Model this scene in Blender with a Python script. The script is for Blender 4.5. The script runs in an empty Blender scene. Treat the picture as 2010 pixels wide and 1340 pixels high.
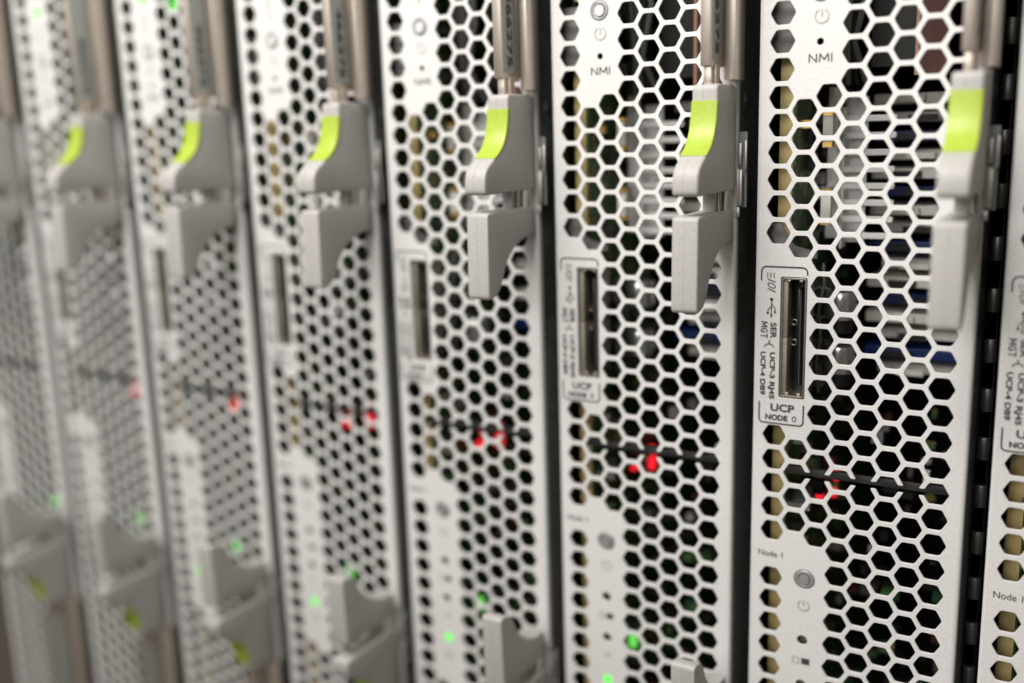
import bpy, bmesh, math, random
from mathutils import Vector, Matrix, Euler

# ------------------------------------------------------------------ units
S = 0.0055            # one perforation pitch (5.5 mm); all shapes below are written in pitches
W = 8.7323            # spacing of the blades in the rack
SC = bpy.context.scene
COL = SC.collection
rnd = random.Random(7)

# ------------------------------------------------------------------ camera
cd = bpy.data.cameras.new("camera")
cam = bpy.data.objects.new("camera", cd)
COL.objects.link(cam)
SC.camera = cam
cam.location = (10.9414 * S, -38.5502 * S, -3.7048 * S)
cam.rotation_euler = (1.362785, 0.03125, 0.528265)
cd.sensor_width = 36.0
cd.sensor_fit = 'HORIZONTAL'
cd.lens = 2.00637 * 1000 / 2010 * 36.0
cd.clip_start = 0.005
cd.clip_end = 50
cd.dof.use_dof = True
cd.dof.focus_distance = 38.6 * S
cd.dof.aperture_fstop = 4.8
cd.dof.aperture_blades = 0

# ------------------------------------------------------------------ light
wd = bpy.data.worlds.new("World")
SC.world = wd
wd.use_nodes = True
wn = wd.node_tree
bg = wn.nodes['Background']
geo = wn.nodes.new('ShaderNodeTexCoord')
sep = wn.nodes.new('ShaderNodeSeparateXYZ')
wr = wn.nodes.new('ShaderNodeValToRGB')
wn.links.new(geo.outputs['Generated'], sep.inputs[0])
wn.links.new(sep.outputs['Z'], wr.inputs[0])
wr.color_ramp.elements[0].position = 0.0
wr.color_ramp.elements[0].color = (0.22, 0.18, 0.145, 1)
wr.color_ramp.elements[1].position = 0.75
wr.color_ramp.elements[1].color = (0.84, 0.795, 0.755, 1)
wn.links.new(wr.outputs[0], bg.inputs['Color'])
# background light dimmed and browned towards the right (+X) to darken lever sides
xr = wn.nodes.new('ShaderNodeValToRGB')
xm = wn.nodes.new('ShaderNodeMapRange')
xm.inputs['From Min'].default_value = -1.0
wn.links.new(sep.outputs['X'], xm.inputs['Value'])
wn.links.new(xm.outputs[0], xr.inputs[0])
xr.color_ramp.elements[0].position = 0.45
xr.color_ramp.elements[0].color = (1, 1, 1, 1)
xr.color_ramp.elements[1].position = 0.85
xr.color_ramp.elements[1].color = (0.52, 0.46, 0.40, 1)
wx = wn.nodes.new('ShaderNodeMix'); wx.data_type = 'RGBA'; wx.blend_type = 'MULTIPLY'
wx.inputs[0].default_value = 1.0
wn.links.new(wr.outputs[0], wx.inputs[6])
wn.links.new(xr.outputs[0], wx.inputs[7])
wn.links.new(wx.outputs[2], bg.inputs['Color'])
bg.inputs['Strength'].default_value = 0.37


def area(name, loc, target, sx, sy, power, col):
    l = bpy.data.lights.new(name, 'AREA')
    l.shape = 'RECTANGLE'
    l.size = sx * S
    l.size_y = sy * S
    l.energy = power
    l.color = col
    o = bpy.data.objects.new(name, l)
    COL.objects.link(o)
    o.location = Vector(loc) * S
    d = (Vector(target) - Vector(loc))
    o.rotation_euler = d.to_track_quat('-Z', 'Y').to_euler()
    return o


area("ceiling_light", (-20, -46, 54), (-7, 0, 7), 60, 26, 2.75, (1.0, 0.975, 0.94))
area("room_light", (-75, -105, 22), (-20, 0, 0), 150, 30, 0.8, (1.0, 0.975, 0.94))
area("front_fill", (-8, -95, 16), (0, 0, -4), 34, 22, 0.62, (1.0, 0.98, 0.95))  # added frontal fill, brightens the louvres behind the perforated sheet

SC.view_settings.view_transform = 'Standard'
SC.view_settings.look = 'None'
SC.view_settings.exposure = 0.0
SC.view_settings.gamma = 1.0
SC.view_settings.use_curve_mapping = False
SC.render.engine = 'CYCLES'


# ------------------------------------------------------------------ materials
def mat(name, col, rough=0.5, metal=0.0, emit=None, estr=0.0):
    m = bpy.data.materials.new(name)
    m.use_nodes = True
    b = m.node_tree.nodes['Principled BSDF']
    b.inputs['Base Color'].default_value = (*col, 1)
    b.inputs['Roughness'].default_value = rough
    b.inputs['Metallic'].default_value = metal
    if emit:
        b.inputs['Emission Color'].default_value = (*emit, 1)
        b.inputs['Emission Strength'].default_value = estr
    return m


def nz(m, scale, detail=3.0, rough=0.6, coord='Object', stretch=None):
    nt = m.node_tree
    tc = nt.nodes.new('ShaderNodeTexCoord')
    n = nt.nodes.new('ShaderNodeTexNoise')
    n.inputs['Scale'].default_value = scale / S
    n.inputs['Detail'].default_value = detail
    n.inputs['Roughness'].default_value = rough
    src = tc.outputs[coord]
    if stretch:
        mp = nt.nodes.new('ShaderNodeMapping')
        mp.inputs['Scale'].default_value = stretch
        nt.links.new(src, mp.inputs[0])
        src = mp.outputs[0]
    nt.links.new(src, n.inputs['Vector'])
    return n


def bump(m, n, strength, dist):
    nt = m.node_tree
    bp = nt.nodes.new('ShaderNodeBump')
    bp.inputs['Strength'].default_value = strength
    bp.inputs['Distance'].default_value = dist * S
    nt.links.new(n.outputs[0], bp.inputs['Height'])
    b = nt.nodes['Principled BSDF']
    if b.inputs['Normal'].links:
        nt.links.new(b.inputs['Normal'].links[0].from_socket, bp.inputs['Normal'])
    nt.links.new(bp.outputs[0], b.inputs['Normal'])


def vary(m, n, c1, c2, p1=0.3, p2=0.7):
    nt = m.node_tree
    r = nt.nodes.new('ShaderNodeValToRGB')
    r.color_ramp.elements[0].position = p1
    r.color_ramp.elements[1].position = p2
    r.color_ramp.elements[0].color = (*c1, 1)
    r.color_ramp.elements[1].color = (*c2, 1)
    nt.links.new(n.outputs[0], r.inputs[0])
    nt.links.new(r.outputs[0], nt.nodes['Principled BSDF'].inputs['Base Color'])
    return r


M = {}
m = M['paint'] = mat('silver_white_paint', (0.74, 0.73, 0.71), 0.38, 0.0)
n = nz(m, 9.0, 2.0, 0.7)
vary(m, n, (0.685, 0.675, 0.655), (0.785, 0.775, 0.755), 0.32, 0.68)
bump(m, n, 0.25, 0.03)

m = M['plastic'] = mat('grey_moulded_plastic', (0.55, 0.545, 0.53), 0.5)
n = nz(m, 10.0, 3.0, 0.7)
vary(m, n, (0.41, 0.395, 0.375), (0.49, 0.475, 0.45), 0.3, 0.7)
bump(m, n, 0.35, 0.04)
# the moulding line down the middle of each lever
nt = m.node_tree
tc = nt.nodes.new('ShaderNodeTexCoord')
sx = nt.nodes.new('ShaderNodeSeparateXYZ')
nt.links.new(tc.outputs['Object'], sx.inputs[0])
wob = nt.nodes.new('ShaderNodeTexNoise')
wob.inputs['Scale'].default_value = 3 / S
mx = nt.nodes.new('ShaderNodeMath'); mx.operation = 'MULTIPLY_ADD'
mx.inputs[1].default_value = 0.02 * S
nt.links.new(wob.outputs[0], mx.inputs[0])
nt.links.new(sx.outputs['X'], mx.inputs[2])
cmpn = nt.nodes.new('ShaderNodeMath'); cmpn.operation = 'COMPARE'
cmpn.inputs[1].default_value = 6.515 * S
cmpn.inputs[2].default_value = 0.011 * S
nt.links.new(mx.outputs[0], cmpn.inputs[0])
old = nt.nodes['Principled BSDF'].inputs['Base Color'].links[0].from_socket
mix = nt.nodes.new('ShaderNodeMix'); mix.data_type = 'RGBA'
mix.inputs[7].default_value = (0.33, 0.325, 0.31, 1)
nt.links.new(cmpn.outputs[0], mix.inputs[0])
nt.links.new(old, mix.inputs[6])
nt.links.new(mix.outputs[2], nt.nodes['Principled BSDF'].inputs['Base Color'])

m = M['green'] = mat('lime_green_plastic', (0.46, 0.66, 0.045), 0.42)
n = nz(m, 5.0, 3.0, 0.7)
vary(m, n, (0.36, 0.48, 0.035), (0.41, 0.53, 0.055), 0.3, 0.7)
bump(m, n, 0.2, 0.03)

m = M['steel'] = mat('warm_plated_steel', (0.62, 0.57, 0.50), 0.42, 0.9)
n = nz(m, 1.2, 4.0, 0.6, stretch=(1, 1, 0.12))
vary(m, n, (0.58, 0.50, 0.42), (0.72, 0.65, 0.57), 0.3, 0.7)
m = M['bracket'] = mat('bright_bracket_steel', (0.72, 0.70, 0.67), 0.4, 0.85)
bump(m, nz(m, 8.0), 0.2, 0.03)
m = M['darksteel'] = mat('dark_side_steel', (0.22, 0.235, 0.23), 0.45, 0.1)
vary(m, nz(m, 1.0, 3.0), (0.17, 0.185, 0.18), (0.27, 0.285, 0.28))
m = M['chassis'] = mat('black_chassis', (0.018, 0.018, 0.018), 0.55, 0.2)
bump(m, nz(m, 3.0), 0.2, 0.03)
m = M['finger'] = mat('spring_finger_metal', (0.30, 0.31, 0.31), 0.36, 0.9)
bump(m, nz(m, 5.0), 0.1, 0.02)
m = M['shell'] = mat('nickel_connector_shell', (0.50, 0.46, 0.39), 0.33, 0.9)
vary(m, nz(m, 4.0, 4.0, 0.7), (0.42, 0.38, 0.31), (0.58, 0.54, 0.47))
m = M['lip'] = mat('tarnished_connector_lip', (0.30, 0.275, 0.215), 0.55, 0.35)
vary(m, nz(m, 6.0, 4.0, 0.7), (0.24, 0.22, 0.165), (0.36, 0.33, 0.265))
m = M['black'] = mat('black_moulded_plastic', (0.012, 0.012, 0.014), 0.32)
bump(m, nz(m, 6.0), 0.1, 0.02)
m = M['ink'] = mat('grey_printing_ink', (0.055, 0.055, 0.06), 0.5)
vary(m, nz(m, 5.0), (0.045, 0.045, 0.05), (0.07, 0.07, 0.075))
m = M['pale_ink'] = mat('pale_grey_printing_ink', (0.46, 0.46, 0.46), 0.5)
vary(m, nz(m, 5.0), (0.44, 0.44, 0.44), (0.50, 0.50, 0.50))
m = M['midgrey'] = mat('mid_grey_plastic', (0.17, 0.165, 0.16), 0.5)
bump(m, nz(m, 5.0), 0.2, 0.03)
m = M['slotbar'] = mat('dark_grey_bar', (0.032, 0.032, 0.032), 0.5)
bump(m, nz(m, 5.0), 0.2, 0.03)
m = M['beige'] = mat('beige_plastic_edge', (0.60, 0.50, 0.27), 0.5)
vary(m, nz(m, 3.0, 3, 0.6, stretch=(1, 1, 0.4)), (0.38, 0.29, 0.11), (0.48, 0.38, 0.17))
m = M['duct'] = mat('light_grey_duct_plate', (0.60, 0.59, 0.585), 0.45, 0.1)
vary(m, nz(m, 1.5), (0.74, 0.73, 0.72), (0.86, 0.85, 0.845))
m = M['liner'] = mat('olive_grey_liner', (0.05, 0.06, 0.04), 0.5)
vary(m, nz(m, 2.0), (0.03, 0.04, 0.025), (0.075, 0.08, 0.05))
m = M['louvre'] = mat('off_white_louvre', (0.92, 0.91, 0.89), 0.4)
bump(m, nz(m, 5.0), 0.1, 0.03)
m = M['socket_white'] = mat('ivory_memory_socket', (0.66, 0.63, 0.56), 0.5)
vary(m, nz(m, 2.5), (0.74, 0.71, 0.64), (0.88, 0.85, 0.79))
m = M['socket_blue'] = mat('blue_memory_socket', (0.012, 0.06, 0.32), 0.4)
vary(m, nz(m, 2.5), (0.003, 0.016, 0.10), (0.006, 0.034, 0.18))
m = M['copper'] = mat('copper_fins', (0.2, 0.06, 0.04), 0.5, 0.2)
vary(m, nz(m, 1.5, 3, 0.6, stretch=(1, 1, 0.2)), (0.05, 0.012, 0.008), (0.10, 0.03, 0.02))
m = M['pinkcopper'] = mat('bare_copper_edge', (0.50, 0.27, 0.19), 0.5, 0.2)
bump(m, nz(m, 4.0), 0.1, 0.02)
m = M['gold'] = mat('gold_contact', (0.80, 0.52, 0.15), 0.35, 0.8)
bump(m, nz(m, 5.0), 0.1, 0.02)
m = M['chrome'] = mat('bright_can', (0.75, 0.75, 0.74), 0.22, 0.9)
bump(m, nz(m, 2.0), 0.1, 0.02)
m = M['sticker'] = mat('grey_sticker', (0.40, 0.42, 0.40), 0.45)
vary(m, nz(m, 3.0), (0.37, 0.39, 0.37), (0.43, 0.45, 0.43))
m = M['pcb'] = mat('green_circuit_board', (0.03, 0.09, 0.035), 0.4)
nt = m.node_tree
v = nt.nodes.new('ShaderNodeTexVoronoi')
v.inputs['Scale'].default_value = 2.2 / S
v.distance = 'CHEBYCHEV'
tc = nt.nodes.new('ShaderNodeTexCoord')
nt.links.new(tc.outputs['Object'], v.inputs['Vector'])
r = nt.nodes.new('ShaderNodeValToRGB')
r.color_ramp.interpolation = 'CONSTANT'
r.color_ramp.elements[0].color = (0.02, 0.07, 0.03, 1)
r.color_ramp.elements[1].color = (0.05, 0.13, 0.035, 1)
r.color_ramp.elements[1].position = 0.35
e = r.color_ramp.elements.new(0.72); e.color = (0.22, 0.20, 0.06, 1)
e = r.color_ramp.elements.new(0.86); e.color = (0.03, 0.09, 0.035, 1)
nt.links.new(v.outputs['Color'], r.inputs[0])
nt.links.new(r.outputs[0], nt.nodes['Principled BSDF'].inputs['Base Color'])
m = M['chip'] = mat('dark_chip', (0.012, 0.012, 0.012), 0.5)
bump(m, nz(m, 4.0), 0.1, 0.02)
M['red_led'] = mat('red_indicator', (0.5, 0.01, 0.01), 0.3, 0, (1.0, 0.015, 0.03), 1.3)
M['green_led'] = mat('green_indicator', (0.1, 0.6, 0.1), 0.3, 0, (0.22, 1.0, 0.13), 0.75)
M['button'] = mat('translucent_button', (0.72, 0.72, 0.71), 0.35)
M['ring'] = mat('grey_button_ring', (0.36, 0.36, 0.355), 0.4, 0.3)


# ------------------------------------------------------------------ mesh helpers
class MB:
    def __init__(s):
        s.v = []; s.f = []; s.m = []; s.mats = []

    def mi(s, k):
        if k not in s.mats: s.mats.append(k)
        return s.mats.index(k)

    def add(s, vs, fs, k):
        o = len(s.v); i = s.mi(k)
        s.v += [tuple(p) for p in vs]
        for f in fs:
            s.f.append([o + a for a in f]); s.m.append(i)

    def box(s, x0, x1, y0, y1, z0, z1, k, bev=0.0):
        bm = bmesh.new()
        bmesh.ops.create_cube(bm, size=1)
        for v in bm.verts:
            v.co = Vector(((x0 + x1) / 2 + v.co.x * (x1 - x0), (y0 + y1) / 2 + v.co.y * (y1 - y0), (z0 + z1) / 2 + v.co.z * (z1 - z0)))
        if bev:
            bmesh.ops.bevel(bm, geom=list(bm.edges), offset=bev, segments=2, profile=0.5, affect='EDGES')
        s.bm(bm, k)

    def bm(s, bm, k):
        bm.verts.index_update()
        s.add([v.co[:] for v in bm.verts], [[v.index for v in f.verts] for f in bm.faces], k)
        bm.free()

    def prism(s, pts, x0, x1, k, axis='X', bev=0.0, seg=3):
        """polygon extruded along an axis; pts are the other two coordinates in order"""
        bm = bmesh.new()
        def P(a, b, c):
            return {'X': (c, a, b), 'Y': (a, c, b), 'Z': (a, b, c)}[axis]
        lo = [bm.verts.new(P(a, b, x0)) for a, b in pts]
        hi = [bm.verts.new(P(a, b, x1)) for a, b in pts]
        n = len(pts)
        cap = [bm.faces.new(lo), bm.faces.new(hi[::-1])]
        for i in range(n):
            bm.faces.new((lo[i], hi[i], hi[(i + 1) % n], lo[(i + 1) % n]))
        bmesh.ops.recalc_face_normals(bm, faces=bm.faces)
        if bev:
            es = set()
            for c in cap: es |= set(c.edges)
            bmesh.ops.bevel(bm, geom=list(es), offset=bev, segments=seg, profile=0.5, affect='EDGES', clamp_overlap=True)
        bmesh.ops.triangulate(bm, faces=[f for f in bm.faces if len(f.verts) > 4])
        s.bm(bm, k)

    def cyl(s, c, axis, r, h, k, n=24, r2=None, bev=0.0):
        bm = bmesh.new()
        bmesh.ops.create_cone(bm, cap_ends=True, segments=n, radius1=r, radius2=r if r2 is None else r2, depth=h)
        R = {'Z': Matrix.Identity(3), 'Y': Matrix.Rotation(math.pi / 2, 3, 'X'), 'X': Matrix.Rotation(math.pi / 2, 3, 'Y')}[axis]
        for v in bm.verts: v.co = R @ v.co + Vector(c)
        if bev:
            es = [e for e in bm.edges if any(len(f.verts) > 4 for f in e.link_faces)]
            bmesh.ops.bevel(bm, geom=es, offset=bev, segments=2, profile=0.5, affect='EDGES')
        s.bm(bm, k)

    def torus(s, c, R, r, k, n=36, m_=10, a0=0, a1=2 * math.pi, flat=1.0):
        """ring lying in the XZ plane"""
        vs = []; fs = []
        full = abs(a1 - a0 - 2 * math.pi) < 1e-6
        N = n if full else n + 1
        for i in range(N):
            a = a0 + (a1 - a0) * i / n
            for j in range(m_):
                b = 2 * math.pi * j / m_
                rr = R + r * math.cos(b)
                vs.append((c[0] + rr * math.cos(a), c[1] + r * flat * math.sin(b), c[2] + rr * math.sin(a)))
        for i in range(n):
            for j in range(m_):
                fs.append((i * m_ + j, ((i + 1) % N) * m_ + j, ((i + 1) % N) * m_ + (j + 1) % m_, i * m_ + (j + 1) % m_))
        s.add(vs, fs, k)

    def tube(s, pts, r, k, n=10):
        vs = []; fs = []
        P = [Vector(p) for p in pts]
        for i, p in enumerate(P):
            t = (P[min(i + 1, len(P) - 1)] - P[max(i - 1, 0)]).normalized()
            u = t.orthogonal().normalized(); w = t.cross(u)
            for j in range(n):
                a = 2 * math.pi * j / n
                vs.append(p + (u * math.cos(a) + w * math.sin(a)) * r)
        for i in range(len(P) - 1):
            for j in range(n):
                fs.append((i * n + j, i * n + (j + 1) % n, (i + 1) * n + (j + 1) % n, (i + 1) * n + j))
        s.add(vs, fs, k)

    def mirror(s):
        """the same shapes for the lower half, upside down about the seam"""
        s.v = [(x, y, -35 - z) for x, y, z in s.v]
        return s

    def build(s, name, parent=None, smooth=40):
        me = bpy.data.meshes.new(name)
        me.from_pydata([(x * S, y * S, z * S) for x, y, z in s.v], [], s.f)
        for k in s.mats: me.materials.append(M[k])
        me.polygons.foreach_set('material_index', s.m)
        bm = bmesh.new(); bm.from_mesh(me)
        bmesh.ops.recalc_face_normals(bm, faces=bm.faces)
        bm.to_mesh(me); bm.free()
        if smooth:
            me.polygons.foreach_set('use_smooth', [True] * len(me.polygons))
            me.set_sharp_from_angle(angle=math.radians(smooth))
        me.update()
        o = bpy.data.objects.new(name, me)
        COL.objects.link(o)
        if parent: o.parent = parent
        return o


def round_poly(pts, rad, seg=4):
    """rounds every corner of a closed polygon; rad is one number or one per corner"""
    out = []
    n = len(pts)
    for i in range(n):
        p = Vector(pts[i]); a = Vector(pts[i - 1]) - p; b = Vector(pts[(i + 1) % n]) - p
        r = rad[i] if isinstance(rad, (list, tuple)) else rad
        r = min(r, a.length * 0.48, b.length * 0.48)
        if r < 1e-4:
            out.append(tuple(p)); continue
        p0 = p + a.normalized() * r; p1 = p + b.normalized() * r
        for k in range(seg + 1):
            t = k / seg
            out.append(tuple(p0 * (1 - t) ** 2 + p * 2 * t * (1 - t) + p1 * t * t))
    return out


def curve_mesh(loops, extrude, bev, y):
    """flat sheet in the XZ plane with holes; returns vertices and faces in pitches.
    y is the position of its front face, the sheet is 2*(extrude+bev) thick"""
    cu = bpy.data.curves.new('tmp', 'CURVE')
    cu.dimensions = '2D'; cu.fill_mode = 'BOTH'
    cu.extrude = extrude; cu.bevel_depth = bev; cu.bevel_resolution = 1; cu.offset = -bev
    for l in loops:
        sp = cu.splines.new('POLY'); sp.points.add(len(l) - 1)
        for p, (a, b) in zip(sp.points, l): p.co = (a, b, 0, 1)
        sp.use_cyclic_u = True
    ob = bpy.data.objects.new('tmp', cu); COL.objects.link(ob)
    dg = bpy.context.evaluated_depsgraph_get()
    me = bpy.data.meshes.new_from_object(ob.evaluated_get(dg))
    t = extrude + bev
    vs = [(v.co.x, y + t - v.co.z, v.co.y) for v in me.vertices]
    fs = [list(p.vertices) for p in me.polygons]
    bpy.data.objects.remove(ob); bpy.data.meshes.remove(me); bpy.data.curves.remove(cu)
    return vs, fs


def text_mesh(txt, size, pos, adv, up, off=0.0, width=1.0, thick=0.0, align='LEFT'):
    """letters as flat faces: pos is the start of the base line, adv and up are unit directions"""
    cu = bpy.data.curves.new('tmp', 'FONT')
    cu.body = txt; cu.size = size; cu.offset = thick; cu.align_x = align; cu.resolution_u = 3
    ob = bpy.data.objects.new('tmp', cu); COL.objects.link(ob)
    dg = bpy.context.evaluated_depsgraph_get()
    me = bpy.data.meshes.new_from_object(ob.evaluated_get(dg))
    A = Vector(adv); U = Vector(up); Pp = Vector(pos)
    vs = [tuple(Pp + A * v.co.x * width + U * v.co.y) for v in me.vertices]
    fs = [list(p.vertices) for p in me.polygons]
    bpy.data.objects.remove(ob); bpy.data.meshes.remove(me); bpy.data.curves.remove(cu)
    return vs, fs


def tag(o, label=None, cat=None, group=None, kind=None):
    if label: o['label'] = label
    if cat: o['category'] = cat
    if group: o['group'] = group
    if kind: o['kind'] = kind
    return o


def empty(name, loc):
    o = bpy.data.objects.new(name, None)
    o.empty_display_size = 0.01
    COL.objects.link(o); o.location = loc
    return o


# ------------------------------------------------------------------ the perforated sheets
DX = math.sqrt(3) / 2
HR = 0.476
TOP, BOT, SEAM = 7.7, -42.7, -17.5


def has_hole(c, r):
    if c == 0: return r <= 8 or 16 <= r <= 20 or r >= 22
    if c == 1: return 3.5 <= r <= 8.5 or 16.5 <= r <= 19.5 or r >= 31.5
    if c == 2: return 3 <= r <= 20 or r >= 32
    if c == 7: return r <= 3.5 or 8.5 <= r <= 26.5 or r >= 31.5
    return True


def hexa(cx, cz, R=HR):
    p = [(cx + R * math.cos(math.radians(60 * k)), cz + R * math.sin(math.radians(60 * k))) for k in range(6)]
    return round_poly(p, 0.075, 2)


def circ(cx, cz, r, n=24):
    return [(cx + r * math.cos(2 * math.pi * k / n), cz + r * math.sin(2 * math.pi * k / n)) for k in range(n)]


def rrect(x0, x1, z0, z1, r):
    return round_poly([(x0, z0), (x1, z0), (x1, z1), (x0, z1)], r, 4)


def slot_outline():
    """the perforations of row 17.5 opened into one another across the thin webs"""
    R = HR; ap = R * DX; zc = SEAM; gs = 0.14
    top = []
    for c in range(1, 8):
        cx = c * DX
        if c % 2:
            if c == 1: top.append((cx - R, zc))
            else: top.append((cx - R + gs / math.sqrt(3), zc + gs))
            top += [(cx - R / 2, zc + ap), (cx + R / 2, zc + ap)]
            if c == 7: top.append((cx + R, zc))
            else: top.append((cx + R - gs / math.sqrt(3), zc + gs))
        else:
            z = zc + 0.5
            e = R - (0.5 - gs) / math.sqrt(3)
            top += [(cx - e, zc + gs), (cx - R, z), (cx - R / 2, z + ap), (cx + R / 2, z + ap), (cx + R, z), (cx + e, zc + gs)]
    bot = [(x, 2 * zc - z) for x, z in top[1:-1]][::-1]
    return round_poly(top + bot, 0.05, 2)


def panel_loops():
    XL, XR = -0.74, 6.94
    loops = [[(XL, BOT), (XR, BOT), (XR, TOP), (XL, TOP)], slot_outline()]
    for c in range(8):
        for i in range(-8, 44):
            r = i + (0.5 if c % 2 else 0.0)
            if not has_hole(c, r) or r == 17.5 or (c in (2, 4, 6) and r in (17, 18)): continue
            z = -r
            if z > TOP - 0.6 or z < BOT + 0.6: continue
            loops.append(hexa(c * DX, z))
    loops.append(rrect(0.14, 1.15, -14.44, -9.67, 0.09))
    loops.append(circ(1.36, 0.67, 0.40, 32))
    loops.append(circ(1.36, -1.09, 0.125))
    loops.append(circ(1.35, 3.35, 0.24))
    loops.append(circ(1.36, -21.86, 0.42, 32))
    loops.append(circ(1.34, -24.52, 0.21))
    loops.append(circ(1.34, -26.5, 0.21))
    loops.append(circ(1.34, -28.6, 0.24))
    return loops


def flange(mb, z0, z1):
    """the folded long edges of the sheet: front corner rounded, then back into the rack"""
    t = 0.16
    def prof(sg, xe):
        ro = 0.13
        o = [(xe + sg * 0.001, 0.0)]
        for k in range(7):
            a = math.pi / 2 * k / 6
            o.append((xe + sg * ro * math.sin(a), ro - ro * math.cos(a)))
        o.append((xe + sg * ro, 0.30))
        o += [(xe + sg * (ro - t), 0.30), (xe + sg * (ro - t), t + 0.04), (xe + sg * 0.001, t + 0.04)]
        return o
    for sg, xe in ((1, 6.94), (-1, -0.74)):
        mb.prism(prof(sg, xe), z0, z1, 'paint', axis='Z')


blade = empty('blade_server', (0, 0, 0))


mb = MB()
v, f = curve_mesh(panel_loops(), 0.045, 0.012, 0.0)
mb.add(v, f, 'paint')
flange(mb, BOT, TOP)
panel_u = panel_l = mb.build('front_panel', blade, smooth=35)

# grey bar seen through the slot across the middle
mb = MB()
mb.box(0.15, 6.75, 0.45, 0.6, SEAM - 0.15, SEAM + 0.15, 'slotbar', 0.02)
mb.build('slot_bar', blade)

# ---- printing on the upper and lower sheet
Yp = -0.02
def ink_line(mb, pts, w, k='ink'):
    """flat painted line of width w through pts (x, z)"""
    L = []; Rr = []
    P = [Vector(p) for p in pts]
    for i, p in enumerate(P):
        a = (P[i] - P[i - 1]).normalized() if i else None
        b = (P[i + 1] - P[i]).normalized() if i < len(P) - 1 else None
        t = ((a or b) + (b or a)).normalized()
        nrm = Vector((-t.y, t.x))
        sc = 1 / max(0.5, nrm.dot(Vector((-(b or a).y, (b or a).x))))
        L.append(p + nrm * w / 2 * sc); Rr.append(p - nrm * w / 2 * sc)
    vs = [(p.x, Yp, p.y) for p in L] + [(p.x, Yp, p.y) for p in Rr]
    n = len(P)
    mb.add(vs, [(i, i + 1, n + i + 1, n + i) for i in range(n - 1)], k)


def arc(cx, cz, r, a0, a1, n=8):
    return [(cx + r * math.cos(math.radians(a0 + (a1 - a0) * k / n)), cz + r * math.sin(math.radians(a0 + (a1 - a0) * k / n))) for k in range(n + 1)]


def disc(mb, cx, cz, r, k='ink', n=16):
    mb.add([(cx + r * math.cos(2 * math.pi * i / n), Yp, cz + r * math.sin(2 * math.pi * i / n)) for i in range(n)], [list(range(n))], k)


def letters(mb, txt, h, x, z, rot=False, width=1.0, k='ink', thick=0.006, length=None):
    size = h / 0.73
    adv, up = ((0, 0, -1), (1, 0, 0)) if rot else ((1, 0, 0), (0, 0, 1))
    if length:
        v, f = text_mesh(txt, size, (0, 0, 0), (1, 0, 0), (0, 1, 0))
        xs = [a[0] for a in v]; width = length / (max(xs) - min(xs))
    v, f = text_mesh(txt, size, (x, Yp, z), adv, up, width=width, thick=thick)
    mb.add(v, f, k)


GL = {'N': (0.8, [[(0, 0), (0, 1), (0.8, 0), (0.8, 1)]]),
      'M': (1.0, [[(0, 0), (0.06, 1), (0.5, 0.25), (0.94, 1), (1.0, 0)]]),
      'I': (0.0, [[(0, 0), (0, 1)]]),
      'G': (0.8, [[(0.75, 0.85), (0.5, 1), (0.25, 0.93), (0.03, 0.65), (0.03, 0.35), (0.25, 0.07), (0.5, 0), (0.78, 0.12), (0.78, 0.48), (0.5, 0.48)]]),
      'T': (0.8, [[(0, 1), (0.8, 1)], [(0.4, 1), (0.4, 0)]])}


def strokes(mb, txt, h, x, z, length, w, rot=False, k='ink'):
    tot = sum(GL[c][0] for c in txt) + 0.33 * (len(txt) - 1)
    sx_ = length / tot
    a = 0.0
    for c in txt:
        for l in GL[c][1]:
            # each straight piece on its own keeps sharp corners whole
            for p, q in zip(l, l[1:]):
                e = []
                for (u, v_) in (p, q):
                    U = (a + u) * sx_; V = v_ * h
                    e.append((x + V, z - U) if rot else (x + U, z + V))
                d = Vector(e[1]) - Vector(e[0]); d.normalize()
                ink_line(mb, [tuple(Vector(e[0]) - d * w * 0.3), tuple(Vector(e[1]) + d * w * 0.3)], w, k)
        a += GL[c][0] + 0.33


mb = MB()
lw = 0.055
ink_line(mb, [(-0.61, -9.83)] + arc(-0.61 + 0.2, -9.29 - 0.2, 0.2, 180, 90) + arc(1.15 - 0.2, -9.29 - 0.2, 0.2, 90, 0) + [(1.15, -9.58)], lw)
ink_line(mb, [(-0.61, -14.66)] + arc(-0.61 + 0.16, -15.5 + 0.16, 0.16, 180, 270) + arc(1.13 - 0.16, -15.5 + 0.16, 0.16, 270, 360) + [(1.13, -14.66)], lw)
# serial port mark, turned on its side
for i in range(3):
    ink_line(mb, [(-0.37 + i * 0.125, -9.52 - 0.0 * i), (-0.37 + i * 0.125, -9.73)][::1], 0.03)
ink_line(mb, [(-0.37, -9.52), (-0.37, -9.53)], 0.03)
ink_line(mb, [(-0.36, -9.78), (-0.06, -9.88)], 0.04)
o_ = [( -0.21 + 0.145 * math.cos(a) , -10.02 + 0.085 * math.sin(a) - 0.05 * math.cos(a)) for a in [2 * math.pi * k / 20 for k in range(21)]]
ink_line(mb, o_, 0.035)
ink_line(mb, [(-0.36, -10.14), (-0.06, -10.26)], 0.04)
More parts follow.
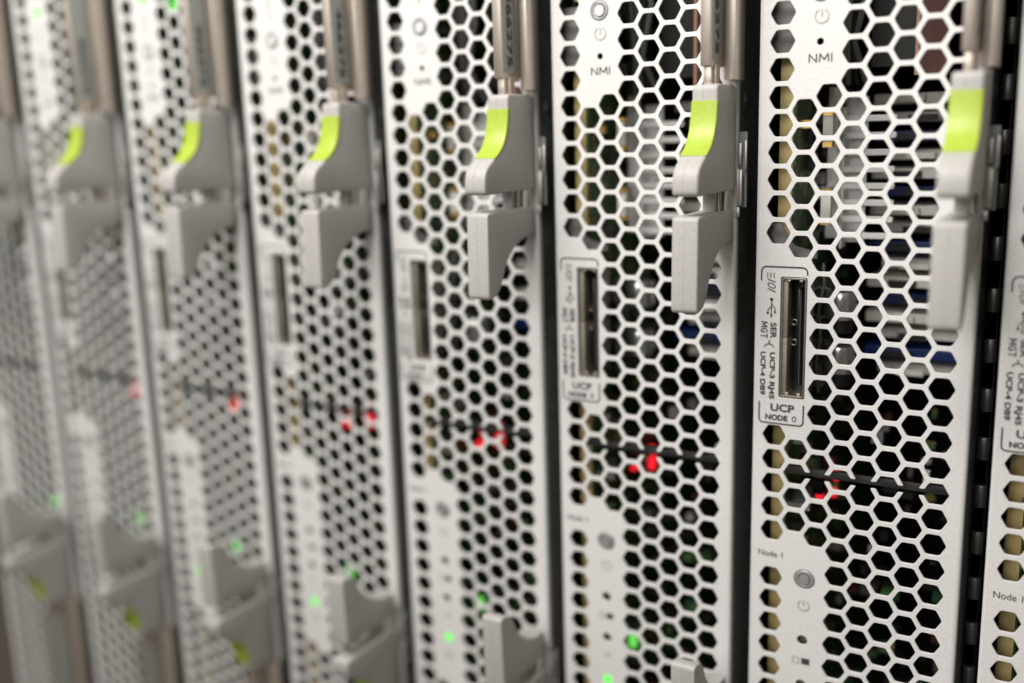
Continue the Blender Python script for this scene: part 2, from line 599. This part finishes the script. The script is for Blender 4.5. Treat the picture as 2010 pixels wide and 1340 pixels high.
# trident mark
disc(mb, -0.20, -10.56, 0.065)
ink_line(mb, [(-0.20, -10.56), (-0.20, -11.18)], 0.035)
mb.add([(-0.25, Yp, -11.16), (-0.15, Yp, -11.16), (-0.20, Yp, -11.30)], [(0, 1, 2)], 'ink')
ink_line(mb, [(-0.20, -10.72), (-0.10, -10.86), (-0.06, -10.90), (-0.06, -11.04)], 0.03)
disc(mb, -0.06, -11.05, 0.045)
ink_line(mb, [(-0.20, -10.82), (-0.31, -10.95), (-0.34, -10.99), (-0.34, -11.08)], 0.03)
ink_line(mb, [(-0.385, -11.10), (-0.295, -11.10)], 0.08)
letters(mb, 'SER', 0.235, -0.215, -11.46, True, length=0.60, thick=0.008)
strokes(mb, 'MGT', 0.235, -0.585, -11.46, 0.63, 0.04, True)
letters(mb, 'UCP-3 RJ45', 0.20, -0.215, -12.63, True, length=1.86, thick=0.009)
letters(mb, 'UCP-4 DB9', 0.20, -0.585, -12.63, True, length=1.72, thick=0.009)
# brace joining the two lines
ink_line(mb, arc(-0.26, -12.52, 0.20, 160, 20, 10), 0.04)
ink_line(mb, [(-0.26, -12.32), (-0.26, -12.18)], 0.04)
letters(mb, 'UCP', 0.30, -0.17, -14.99, length=0.90, thick=0.012)
letters(mb, 'NODE', 0.22, -0.37, -15.36, length=0.86, thick=0.012)
ink_line(mb, [(0.78 + 0.07 * math.cos(a_), -15.25 + 0.10 * math.sin(a_)) for a_ in [2 * math.pi * k_ / 16 for k_ in range(17)]], 0.035)
mb.build('port_legend', panel_u, smooth=0)
mb = MB()
strokes(mb, 'NMI', 0.27, 0.98, -1.79, 0.80, 0.042)
ink_line(mb, arc(1.39, -0.21, 0.24, 62, -242, 28), 0.05, 'pale_ink')
ink_line(mb, [(1.39, 0.02), (1.39, -0.22)], 0.05, 'pale_ink')
ink_line(mb, [(1.12, 2.2), (1.42, 2.2), (1.42, 2.5), (1.12, 2.5), (1.12, 2.2)], 0.05, 'pale_ink')
ink_line(mb, [(1.30, 1.55), (1.46, 1.85), (1.30, 1.85), (1.46, 2.1)], 0.05, 'pale_ink')
mb.build('switch_legend', panel_u, smooth=0)
# lower sheet
mb = MB()
letters(mb, 'Node 1', 0.27, -0.55, -21.12, length=0.98, thick=0.0)
ink_line(mb, arc(1.36, -22.98, 0.22, 62, -242, 28), 0.06, 'pale_ink')
ink_line(mb, [(1.36, -22.76), (1.36, -22.98)], 0.06, 'pale_ink')
ink_line(mb, [(0.98, -25.55), (1.22, -25.55), (1.22, -25.3), (0.98, -25.3), (0.98, -25.55)], 0.05, 'pale_ink')
ink_line(mb, [(1.34, -25.42), (1.66, -25.42)], 0.27, 'ink')
ink_line(mb, [(1.22, -27.34), (1.5, -27.34)], 0.16, 'pale_ink')
ink_line(mb, arc(1.36, -29.55, 0.2, 0, 360, 20), 0.06, 'pale_ink')
ink_line(mb, [(1.2, -29.55), (1.52, -29.55)], 0.05, 'pale_ink')
mb.build('lower_legend', panel_l, smooth=0)

# ---- buttons and indicator lamps set into the sheets
for z, par, k in ((0.67, panel_u, 'ring'), (-21.86, panel_l, 'ring')):
    mb = MB()
    mb.torus((1.36, 0.05, z), 0.31, 0.085, k, flat=0.8)
    mb.cyl((1.36, 0.20, z), 'Y', 0.40, 0.08, k)
    mb.cyl((1.36, 0.06, z), 'Y', 0.215, 0.22, 'button' if z > -5 else 'ring', bev=0.03)
    mb.build('power_button', par)
for z, par in ((3.35, panel_u), (-28.6, panel_l)):
    mb = MB()
    mb.cyl((1.35, 0.06, z), 'Y', 0.225, 0.16, 'green_led', bev=0.05)
    mb.build('status_light', par)
for z in (-24.52, -26.5):
    mb = MB()
    mb.cyl((1.34, 0.35, z), 'Y', 0.20, 0.16, 'midgrey', bev=0.03)
    mb.build('indicator_lens', panel_l)

# ---- connector in its slot
mb = MB()
out = rrect(0.17, 1.12, -14.41, -9.70, 0.10)
inn = rrect(0.225, 1.065, -14.34, -9.77, 0.08)
v, f = curve_mesh([out, inn], 0.58, 0.012, 0.02)
mb.add(v, f, 'shell')
mb.box(0.20, 0.40, 0.12, 0.98, -14.3, -12.06, 'lip', 0.015)
mb.box(0.20, 0.40, 0.12, 0.98, -12.04, -9.8, 'lip', 0.015)
conn = mb.build('data_connector', blade)
mb = MB()
mb.box(0.21, 1.09, 1.0, 1.2, -14.37, -9.73, 'black')
mb.box(0.70, 0.80, 0.36, 1.05, -14.05, -10.15, 'black', 0.03)
mb.box(0.80, 0.815, 0.40, 1.0, -14.0, -10.2, 'midgrey')
mb.box(0.90, 1.065, 0.5, 1.05, -14.2, -9.95, 'black', 0.02)
mb.build('contact_tongue', conn)
for z in (-11.55, -12.35):
    mb = MB()
    mb.torus((0.50, 0.75, z), 0.11, 0.03, 'shell', n=20, m_=8)
    mb.build('latch_ring', conn)
for z in (-9.83, -14.28):
    for x in (0.42, 0.88):
        mb = MB()
        mb.box(x - 0.08, x + 0.08, 0.10, 0.9, z - 0.05, z + 0.05, 'shell', 0.03)
        mb.build('shell_spring', conn)

# ---- handle levers (upper pair; the lower pair is the same upside down)
up_prof = [(-0.26, -2.45), (-0.26, -6.36), (-4.24, -6.36), (-4.20, -5.42), (-3.42, -4.96), (-2.84, -4.56),
           (-2.50, -4.10), (-2.33, -3.60), (-2.27, -3.02), (-2.24, -2.45)]
up_rad = [0.22, 0.10, 0.24, 0.45, 0.25, 0.25, 0.2, 0.2, 0.2, 0.22]
lo_prof = [(-0.34, -7.08), (-0.34, -8.22), (-0.60, -8.28), (-1.35, -8.38), (-1.95, -8.64), (-2.42, -8.98), (-2.78, -9.40), (-3.02, -9.85),
           (-3.22, -10.22), (-3.52, -10.46), (-4.16, -10.58), (-4.05, -7.08)]
lo_rad = [0.12, 0.05, 0.1, 0.3, 0.3, 0.3, 0.3, 0.3, 0.2, 0.2, 0.25, 0.18]


def lever_up():
    mb = MB(); mb.prism(round_poly(up_prof, up_rad, 4), 6.10, 7.07, 'plastic', bev=0.11); return mb


def grip():
    front = [(-2.275, -3.03), (-2.345, -3.55), (-2.515, -4.08), (-2.85, -4.555), (-3.40, -4.945)]
    P = []
    n = len(front)
    # smooth the line
    pts = []
    for i in range(n - 1):
        p0 = Vector(front[max(i - 1, 0)]); p1 = Vector(front[i]); p2 = Vector(front[i + 1]); p3 = Vector(front[min(i + 2, n - 1)])
        for k in range(4):
            t = k / 4
            pts.append(0.5 * ((2 * p1) + (p2 - p0) * t + (2 * p0 - 5 * p1 + 4 * p2 - p3) * t * t + (3 * p1 - p0 - 3 * p2 + p3) * t ** 3))
    pts.append(Vector(front[-1]))
    f_ = [(p.x - 0.03, p.y) for p in pts]
    b_ = [(p.x + 0.16, p.y) for p in pts][::-1]
    b_ = [(p[0], min(-3.03, p[1])) for p in b_]
    mb = MB(); mb.prism(f_ + b_, 6.085, 7.085, 'green', bev=0.10); return mb


def lever_lo():
    mb = MB(); mb.prism(round_poly(lo_prof, lo_rad, 4), 6.04, 7.03, 'plastic', bev=0.12); return mb


def stem():
    mb = MB()
    mb.box(6.33, 6.80, -1.72, -1.25, -7.2, -6.2, 'plastic', 0.05)
    return mb


def bracket():
    mb = MB()
    mb.box(6.86, 6.90, -1.45, -0.3, -7.2, -6.2, 'shell')
    mb.box(6.92, 7.02, -1.1, -0.45, -7.2, -6.2, 'bracket', 0.02)
    mb.box(7.09, 7.19, -0.10, 0.75, -6.95, -5.60, 'bracket', 0.04)
    mb.box(7.06, 7.42, 0.16, 0.24, -7.05, -4.2, 'darksteel')
    mb.box(7.17, 7.33, -0.14, -0.02, -6.98, -5.62, 'bracket', 0.045)
    mb.box(7.10, 7.26, 0.0, 0.12, -5.45, -4.62, 'bracket', 0.045)
    mb.box(7.34, 7.46, 0.0, 0.12, -5.62, -4.52, 'bracket', 0.045)
    mb.box(7.05, 7.22, -0.06, 0.06, -7.42, -7.05, 'bracket', 0.03)
    return mb


def tag_bar():
    mb = MB()
    mb.box(6.32, 6.73, -2.05, -0.40, -1.82, TOP - 0.3, 'steel', 0.05)
    mb.box(6.39, 6.69, -1.88, -1.55, -2.5, -1.75, 'steel', 0.03)
    mb.box(6.62, 6.76, -1.55, -1.10, -2.6, -1.75, 'steel', 0.03)
    return mb


def back_bar():
    mb = MB()
    mb.box(6.95, 7.31, -0.98, 0.10, -2.32, TOP - 0.3, 'steel', 0.06)
    mb.box(6.74, 6.97, -0.62, -0.42, -2.28, TOP - 0.3, 'steel', 0.02)
    return mb


def put(fn, name, mir, parent=None):
    mb = fn()
    if mir: mb.mirror()
    return mb.build(name, parent or blade)


for mir in (False, True):
    a = put(lever_up, 'ejector_lever', mir)
    put(grip, 'grip_pad', mir, a)
    put(lever_lo, 'pull_handle', mir)
    put(stem, 'lever_post', mir)
    put(bracket, 'latch_bracket', mir)
    t_ = put(tag_bar, 'tag_rail', mir)
    put(back_bar, 'side_rail', mir)
    # sticker on the right face of the rail
    mb = MB()
    mb.box(6.72, 6.742, -1.97, -0.85, -1.62, TOP - 1.0, 'sticker')
    if mir: mb.mirror()
    st = mb.build('number_sticker', t_)
    if not mir:
        mb = MB()
        v, f = text_mesh('466275', 0.50, (0, 0, 0), (1, 0, 0), (0, 1, 0))
        L = max(a_[0] for a_ in v)
        v, f = text_mesh('466275', 0.52, (6.765, -1.62, 1.62), (0, 0, -1), (0, 1, 0), width=2.85 / L, thick=0.012)
        mb.add(v, f, 'ink')
        mb.build('sticker_number', st, smooth=0)

# ---- body of the blade behind its front sheet
mb = MB()
mb.box(7.00, 7.04, 0.29, 32, BOT, TOP, 'darksteel')
mb.box(-0.84, -0.80, 0.29, 32, BOT, TOP, 'darksteel')
mb.box(-0.80, 7.00, 31.9, 32, BOT, TOP, 'chassis')
mb.box(-0.80, 7.00, 0.29, 32, TOP - 0.06, TOP - 0.01, 'darksteel')
mb.box(-0.80, 7.00, 0.29, 32, BOT + 0.01, BOT + 0.06, 'darksteel')
body = mb.build('side_case', blade, smooth=0)
mb = MB()
for z in (-3.0, -32.0):
    mb.cyl((7.05, 1.08, z), 'X', 0.26, 0.06, 'darksteel', bev=0.02)
    mb.cyl((7.09, 1.08, z), 'X', 0.13, 0.06, 'finger', bev=0.03)
mb.build('case_screw', body)
# the small print running down the side wall
mb = MB()
mb.box(7.036, 7.046, 0.34, 2.1, -13.4, -8.55, 'sidelabel' if 'sidelabel' in M else 'darksteel')
r2 = random.Random(3)
for (y0, y1, ze) in ((0.42, 0.62, -13.1), (0.66, 0.86, -12.2), (0.95, 1.13, -11.9), (1.18, 1.36, -12.4), (1.5, 1.66, -11.2), (1.7, 1.86, -10.5)):
    z = -8.8
    while z > ze:
        L = r2.uniform(0.03, 0.07)
        if r2.random() < 0.86:
            a_ = y0 + r2.uniform(0, 0.05); b_ = y1 - r2.uniform(0, 0.05)
            mb.box(7.045, 7.050, a_, b_, z - L, z, 'black')
        z -= L + r2.uniform(0.02, 0.05)
mb.build('small_print', body, smooth=0)

# ---- inside: plates, board, sockets, cans
mb = MB()
pts = [(-0.70, -9.0), (1.35, -9.0), (1.35, -8.75), (0.55, -8.55), (0.30, -8.35), (0.12, -8.0), (-0.1, -7.7), (-0.70, -7.7)]
mb.prism(pts, 0.55, 0.62, 'midgrey', axis='Y')
mb.build('air_shroud', blade)
mb = MB()
mb.box(-0.55, 0.55, 0.50, 0.58, -1.42, 0.95, 'midgrey', 0.02)
mb.build('blanking_plate', blade)
for z0, z1 in ((-8.25, -1.55), (-20.9, -15.7), (-41, -21.6), (1.2, 7)):
    mb = MB()
    bot = z0
    p = round_poly([(-0.31, z1), (0.21, z1), (0.21, z0), (-0.31, z0)], [0.02, 0.02, 0.02, 0.35], 5)
    mb.prism(p, 0.97, 1.12, 'beige', axis='Y')
    mb.build('board_edge_strip', blade)
mb = MB()
mb.box(0.20, 0.27, 1.14, 24, BOT + 1, TOP - 1, 'pcb')
mb.box(-0.36, -0.33, 1.14, 1.5, BOT + 1, TOP - 1, 'chrome')
board = mb.build('circuit_board', blade, smooth=0)
mb = MB()
mb.box(-0.795, -0.75, 0.4, 6, BOT + 1, TOP - 1, 'liner')
mb.build('side_liner', blade, smooth=0)
r3 = random.Random(11)
kinds = ['chip', 'gold', 'chrome', 'midgrey', 'chip', 'gold', 'pcb', 'chip']
mb1 = MB()
for i in range(230):
    z = r3.uniform(BOT + 2, TOP - 2); y = r3.uniform(1.2, 9)
    h = r3.uniform(0.15, 0.9); a_ = r3.uniform(0.15, 0.6); b_ = r3.uniform(0.15, 0.7)
    k = r3.choice(kinds)
    if k == 'gold': a_ *= 0.5; b_ *= 0.5
    mb1.box(0.27, 0.27 + h * (0.5 if k == 'gold' else 1), y, y + a_, z, z + b_, k)
mb1.build('board_component', board, smooth=0)
for z in (-4.15, -7.15):
    mb = MB()
    mb.box(0.95, 1.35, 2.4, 2.8, z - 0.55, z + 0.45, 'socket_white', 0.04)
    mb.box(0.97, 1.33, 2.36, 2.84, z + 0.45, z + 0.65, 'gold')
    mb.box(0.97, 1.33, 2.36, 2.84, z - 0.75, z - 0.55, 'gold')
    mb.build('capacitor', board)
mb = MB()
mb.box(0.78, 1.32, 4.0, 4.15, -8.6, -2.6, 'duct', 0.03)
mb.box(0.72, 0.78, 4.0, 7.0, -8.6, -2.6, 'copper')
mb.box(1.32, 2.2, 4.6, 4.7, -8.8, -3.0, 'duct')
mb.build('duct_plate', blade)
mb = MB()
z = -3.85
for i in range(8):
    p = rrect(1.42, 3.42, z - 0.125, z + 0.125, 0.12)
    mb.prism(p, 3.9, 4.1, 'louvre', axis='Y', bev=0.03, seg=1)
    z -= 0.66
mb.box(1.36, 1.46, 3.95, 4.6, -9.0, -3.4, 'louvre')
mb.build('louvre', blade)
# memory sockets, stacked and seen end on
zz = -2.9
i = 0
while zz > -14.8:
    k = 'socket_blue' if i % 3 == 2 else 'socket_white'
    mb = MB()
    x0 = 2.0 + (0.5 if i % 2 else 0)
    mb.box(x0, 6.9, 6.6 + (0.5 if i % 2 else 0), 9.5, zz - 0.42, zz, k, 0.04)
    mb.box(x0 + 0.9, x0 + 2.0, 6.3, 6.62, zz - 0.34, zz - 0.10, 'chip' if i % 3 else 'socket_white')
    mb.box(6.0, 6.6, 6.2, 6.6, zz - 0.40, zz - 0.06, k)
    mb.build('memory_socket', blade, smooth=0)
    zz -= 0.76
    i += 1
mb = MB()
mb.box(4.1, 4.2, 5.0, 5.05, -9.2, -8.7, 'chrome')
for z in (-11.15, -13.35):
    o = MB()
    o.cyl((1.78, 3.0, z), 'Z', 0.62, 1.15, 'chrome', n=32, bev=0.1)
    o.cyl((1.78, 3.0, z - 0.85), 'Z', 0.45, 0.5, 'chip', n=32)
    o.torus((0.95, 3.2, z), 0.62, 0.05, 'midgrey')
    o.build('metal_can', blade)
mb = MB()
mb.tube([(1.2, 2.2, -9.4), (1.3, 2.0, -10.2), (1.1, 2.0, -11.2), (1.22, 2.0, -12.4), (1.05, 2.0, -13.4), (1.2, 2.0, -14.6)], 0.06, 'midgrey')
mb.build('cable', blade)
mb = MB()
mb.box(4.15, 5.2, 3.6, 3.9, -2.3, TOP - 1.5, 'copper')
mb.box(4.02, 4.15, 3.5, 3.9, -2.3, TOP - 1.5, 'pinkcopper')
mb.box(2.3, 4.0, 4.2, 7, -1.9, TOP - 1.5, 'chip')
mb.build('heat_sink', blade, smooth=0)
mb = MB()
for i in range(5):
    mb.tube([(1.0 + 0.25 * i, 3.0, TOP - 2), (1.1 + 0.3 * i, 3.1, 1.0), (1.5 + 0.1 * i, 3.0, -1.0), (0.8 + 0.35 * i, 4.0, -2.5)], 0.13, ['chip', 'midgrey', 'midgrey', 'chip', 'midgrey'][i])
mb.build('cable_bundle', blade)
# bits low in the box
mb = MB()
for i in range(120):
    x = r3.uniform(0.8, 6.5); z = r3.uniform(BOT + 3, -16); y = r3.uniform(3.0, 9)
    mb.box(x, x + r3.uniform(0.1, 0.7), y, y + 0.4, z, z + r3.uniform(0.1, 0.5), r3.choice(['chip', 'pcb', 'socket_white', 'chip', 'copper', 'midgrey', 'chip', 'pcb', 'chip', 'chip']))
mb.build('internal_component', blade, smooth=0)
# lit indicators on the boards inside
for (x, y, z, h) in ((0.86, 4.1, -19.45, 1.0), (1.02, 5.9, -19.85, 1.2)):
    mb = MB()
    mb.box(x - 0.16, x + 0.16, y, y + 0.3, z - h / 2, z + h / 2, 'red_led', 0.08)
    mb.build('red_indicator', blade)
for (x, y, z) in ((1.18, 3.1, -28.25), (1.2, 2.0, 3.25)):
    mb = MB()
    mb.box(x - 0.2, x + 0.2, y, y + 0.3, z - 0.35, z + 0.35, 'green_led', 0.1)
    mb.build('green_indicator', blade)

# ------------------------------------------------------------------ rack around the blades
mb = MB()
x0, x1 = -6.3 * W, 2.2 * W
mb.box(x0, x1, 34, 34.4, BOT - 2, TOP + 2, 'chassis')
mb.box(x0, x1, 6, 34, TOP + 0.3, TOP + 0.8, 'chassis')
mb.box(x0, x1, 6, 34, BOT - 0.8, BOT - 0.3, 'chassis')
rack = mb.build('rack_chassis', None, smooth=0)
tag(rack, 'black sheet metal chassis behind the row of blade servers', 'chassis')
div = None
mb = MB()
mb.box(7.46, 7.50, 3.0, 30, BOT, TOP, 'chassis')
div = mb.build('chassis_divider', None, smooth=0)
tag(div, 'dark divider with grey spring fingers in the rightmost gap', 'divider')
z = -0.55
while z > BOT + 2:
    mb = MB()
    vs = []; fs = []
    n = 8
    prof = []
    for k in range(n + 1):
        a = math.pi * k / n
        prof.append((7.33 - 0.235 * math.cos(a), 2.62 - 0.16 * math.sin(a)))
    prof += [(7.565, 2.72), (7.095, 2.72)]
    mb.prism(prof, z - 0.9, z, 'finger', axis='Z', bev=0.03, seg=2)
    fo = mb.build('spring_finger', div)
    z -= 1.915

# ------------------------------------------------------------------ the row of blades
LABELS = {
    6: 'rightmost blade whose whole front shows, crisp NMI lettering and sharp perforations',
    5: 'in-focus blade left of the sharpest one, its rail sticker readable',
    4: 'slightly soft blade, third whole one from the right, two red lights mid-panel',
    3: 'blurred blade with two side-by-side red lights close to its right edge',
    2: 'blurred blade with one red light at its right edge, bright green light below',
    1: 'strongly blurred blade, second from left, with faint pink light at its right edge',
    0: 'strongly blurred blade cut off by the left edge of the picture',
    7: 'blade cut off by the right edge, only its left margin and beige-backed holes showing',
}
GROUP = 'blade servers standing side by side in the rack'


def kids(o): return [c for c in list(COL.objects) if c.parent is o]


def copy_tree(o, parent=None):
    c = o.copy(); COL.objects.link(c); c.parent = parent
    for ch in kids(o): copy_tree(ch, c)
    return c


roots = {6: blade}
for b in (0, 1, 2, 3, 4, 5, 7):
    roots[b] = copy_tree(blade)
for b, o in roots.items():
    o.location = ((b - 6) * W * S, 0, 0)
    tag(o, LABELS[b], 'blade server', GROUP)
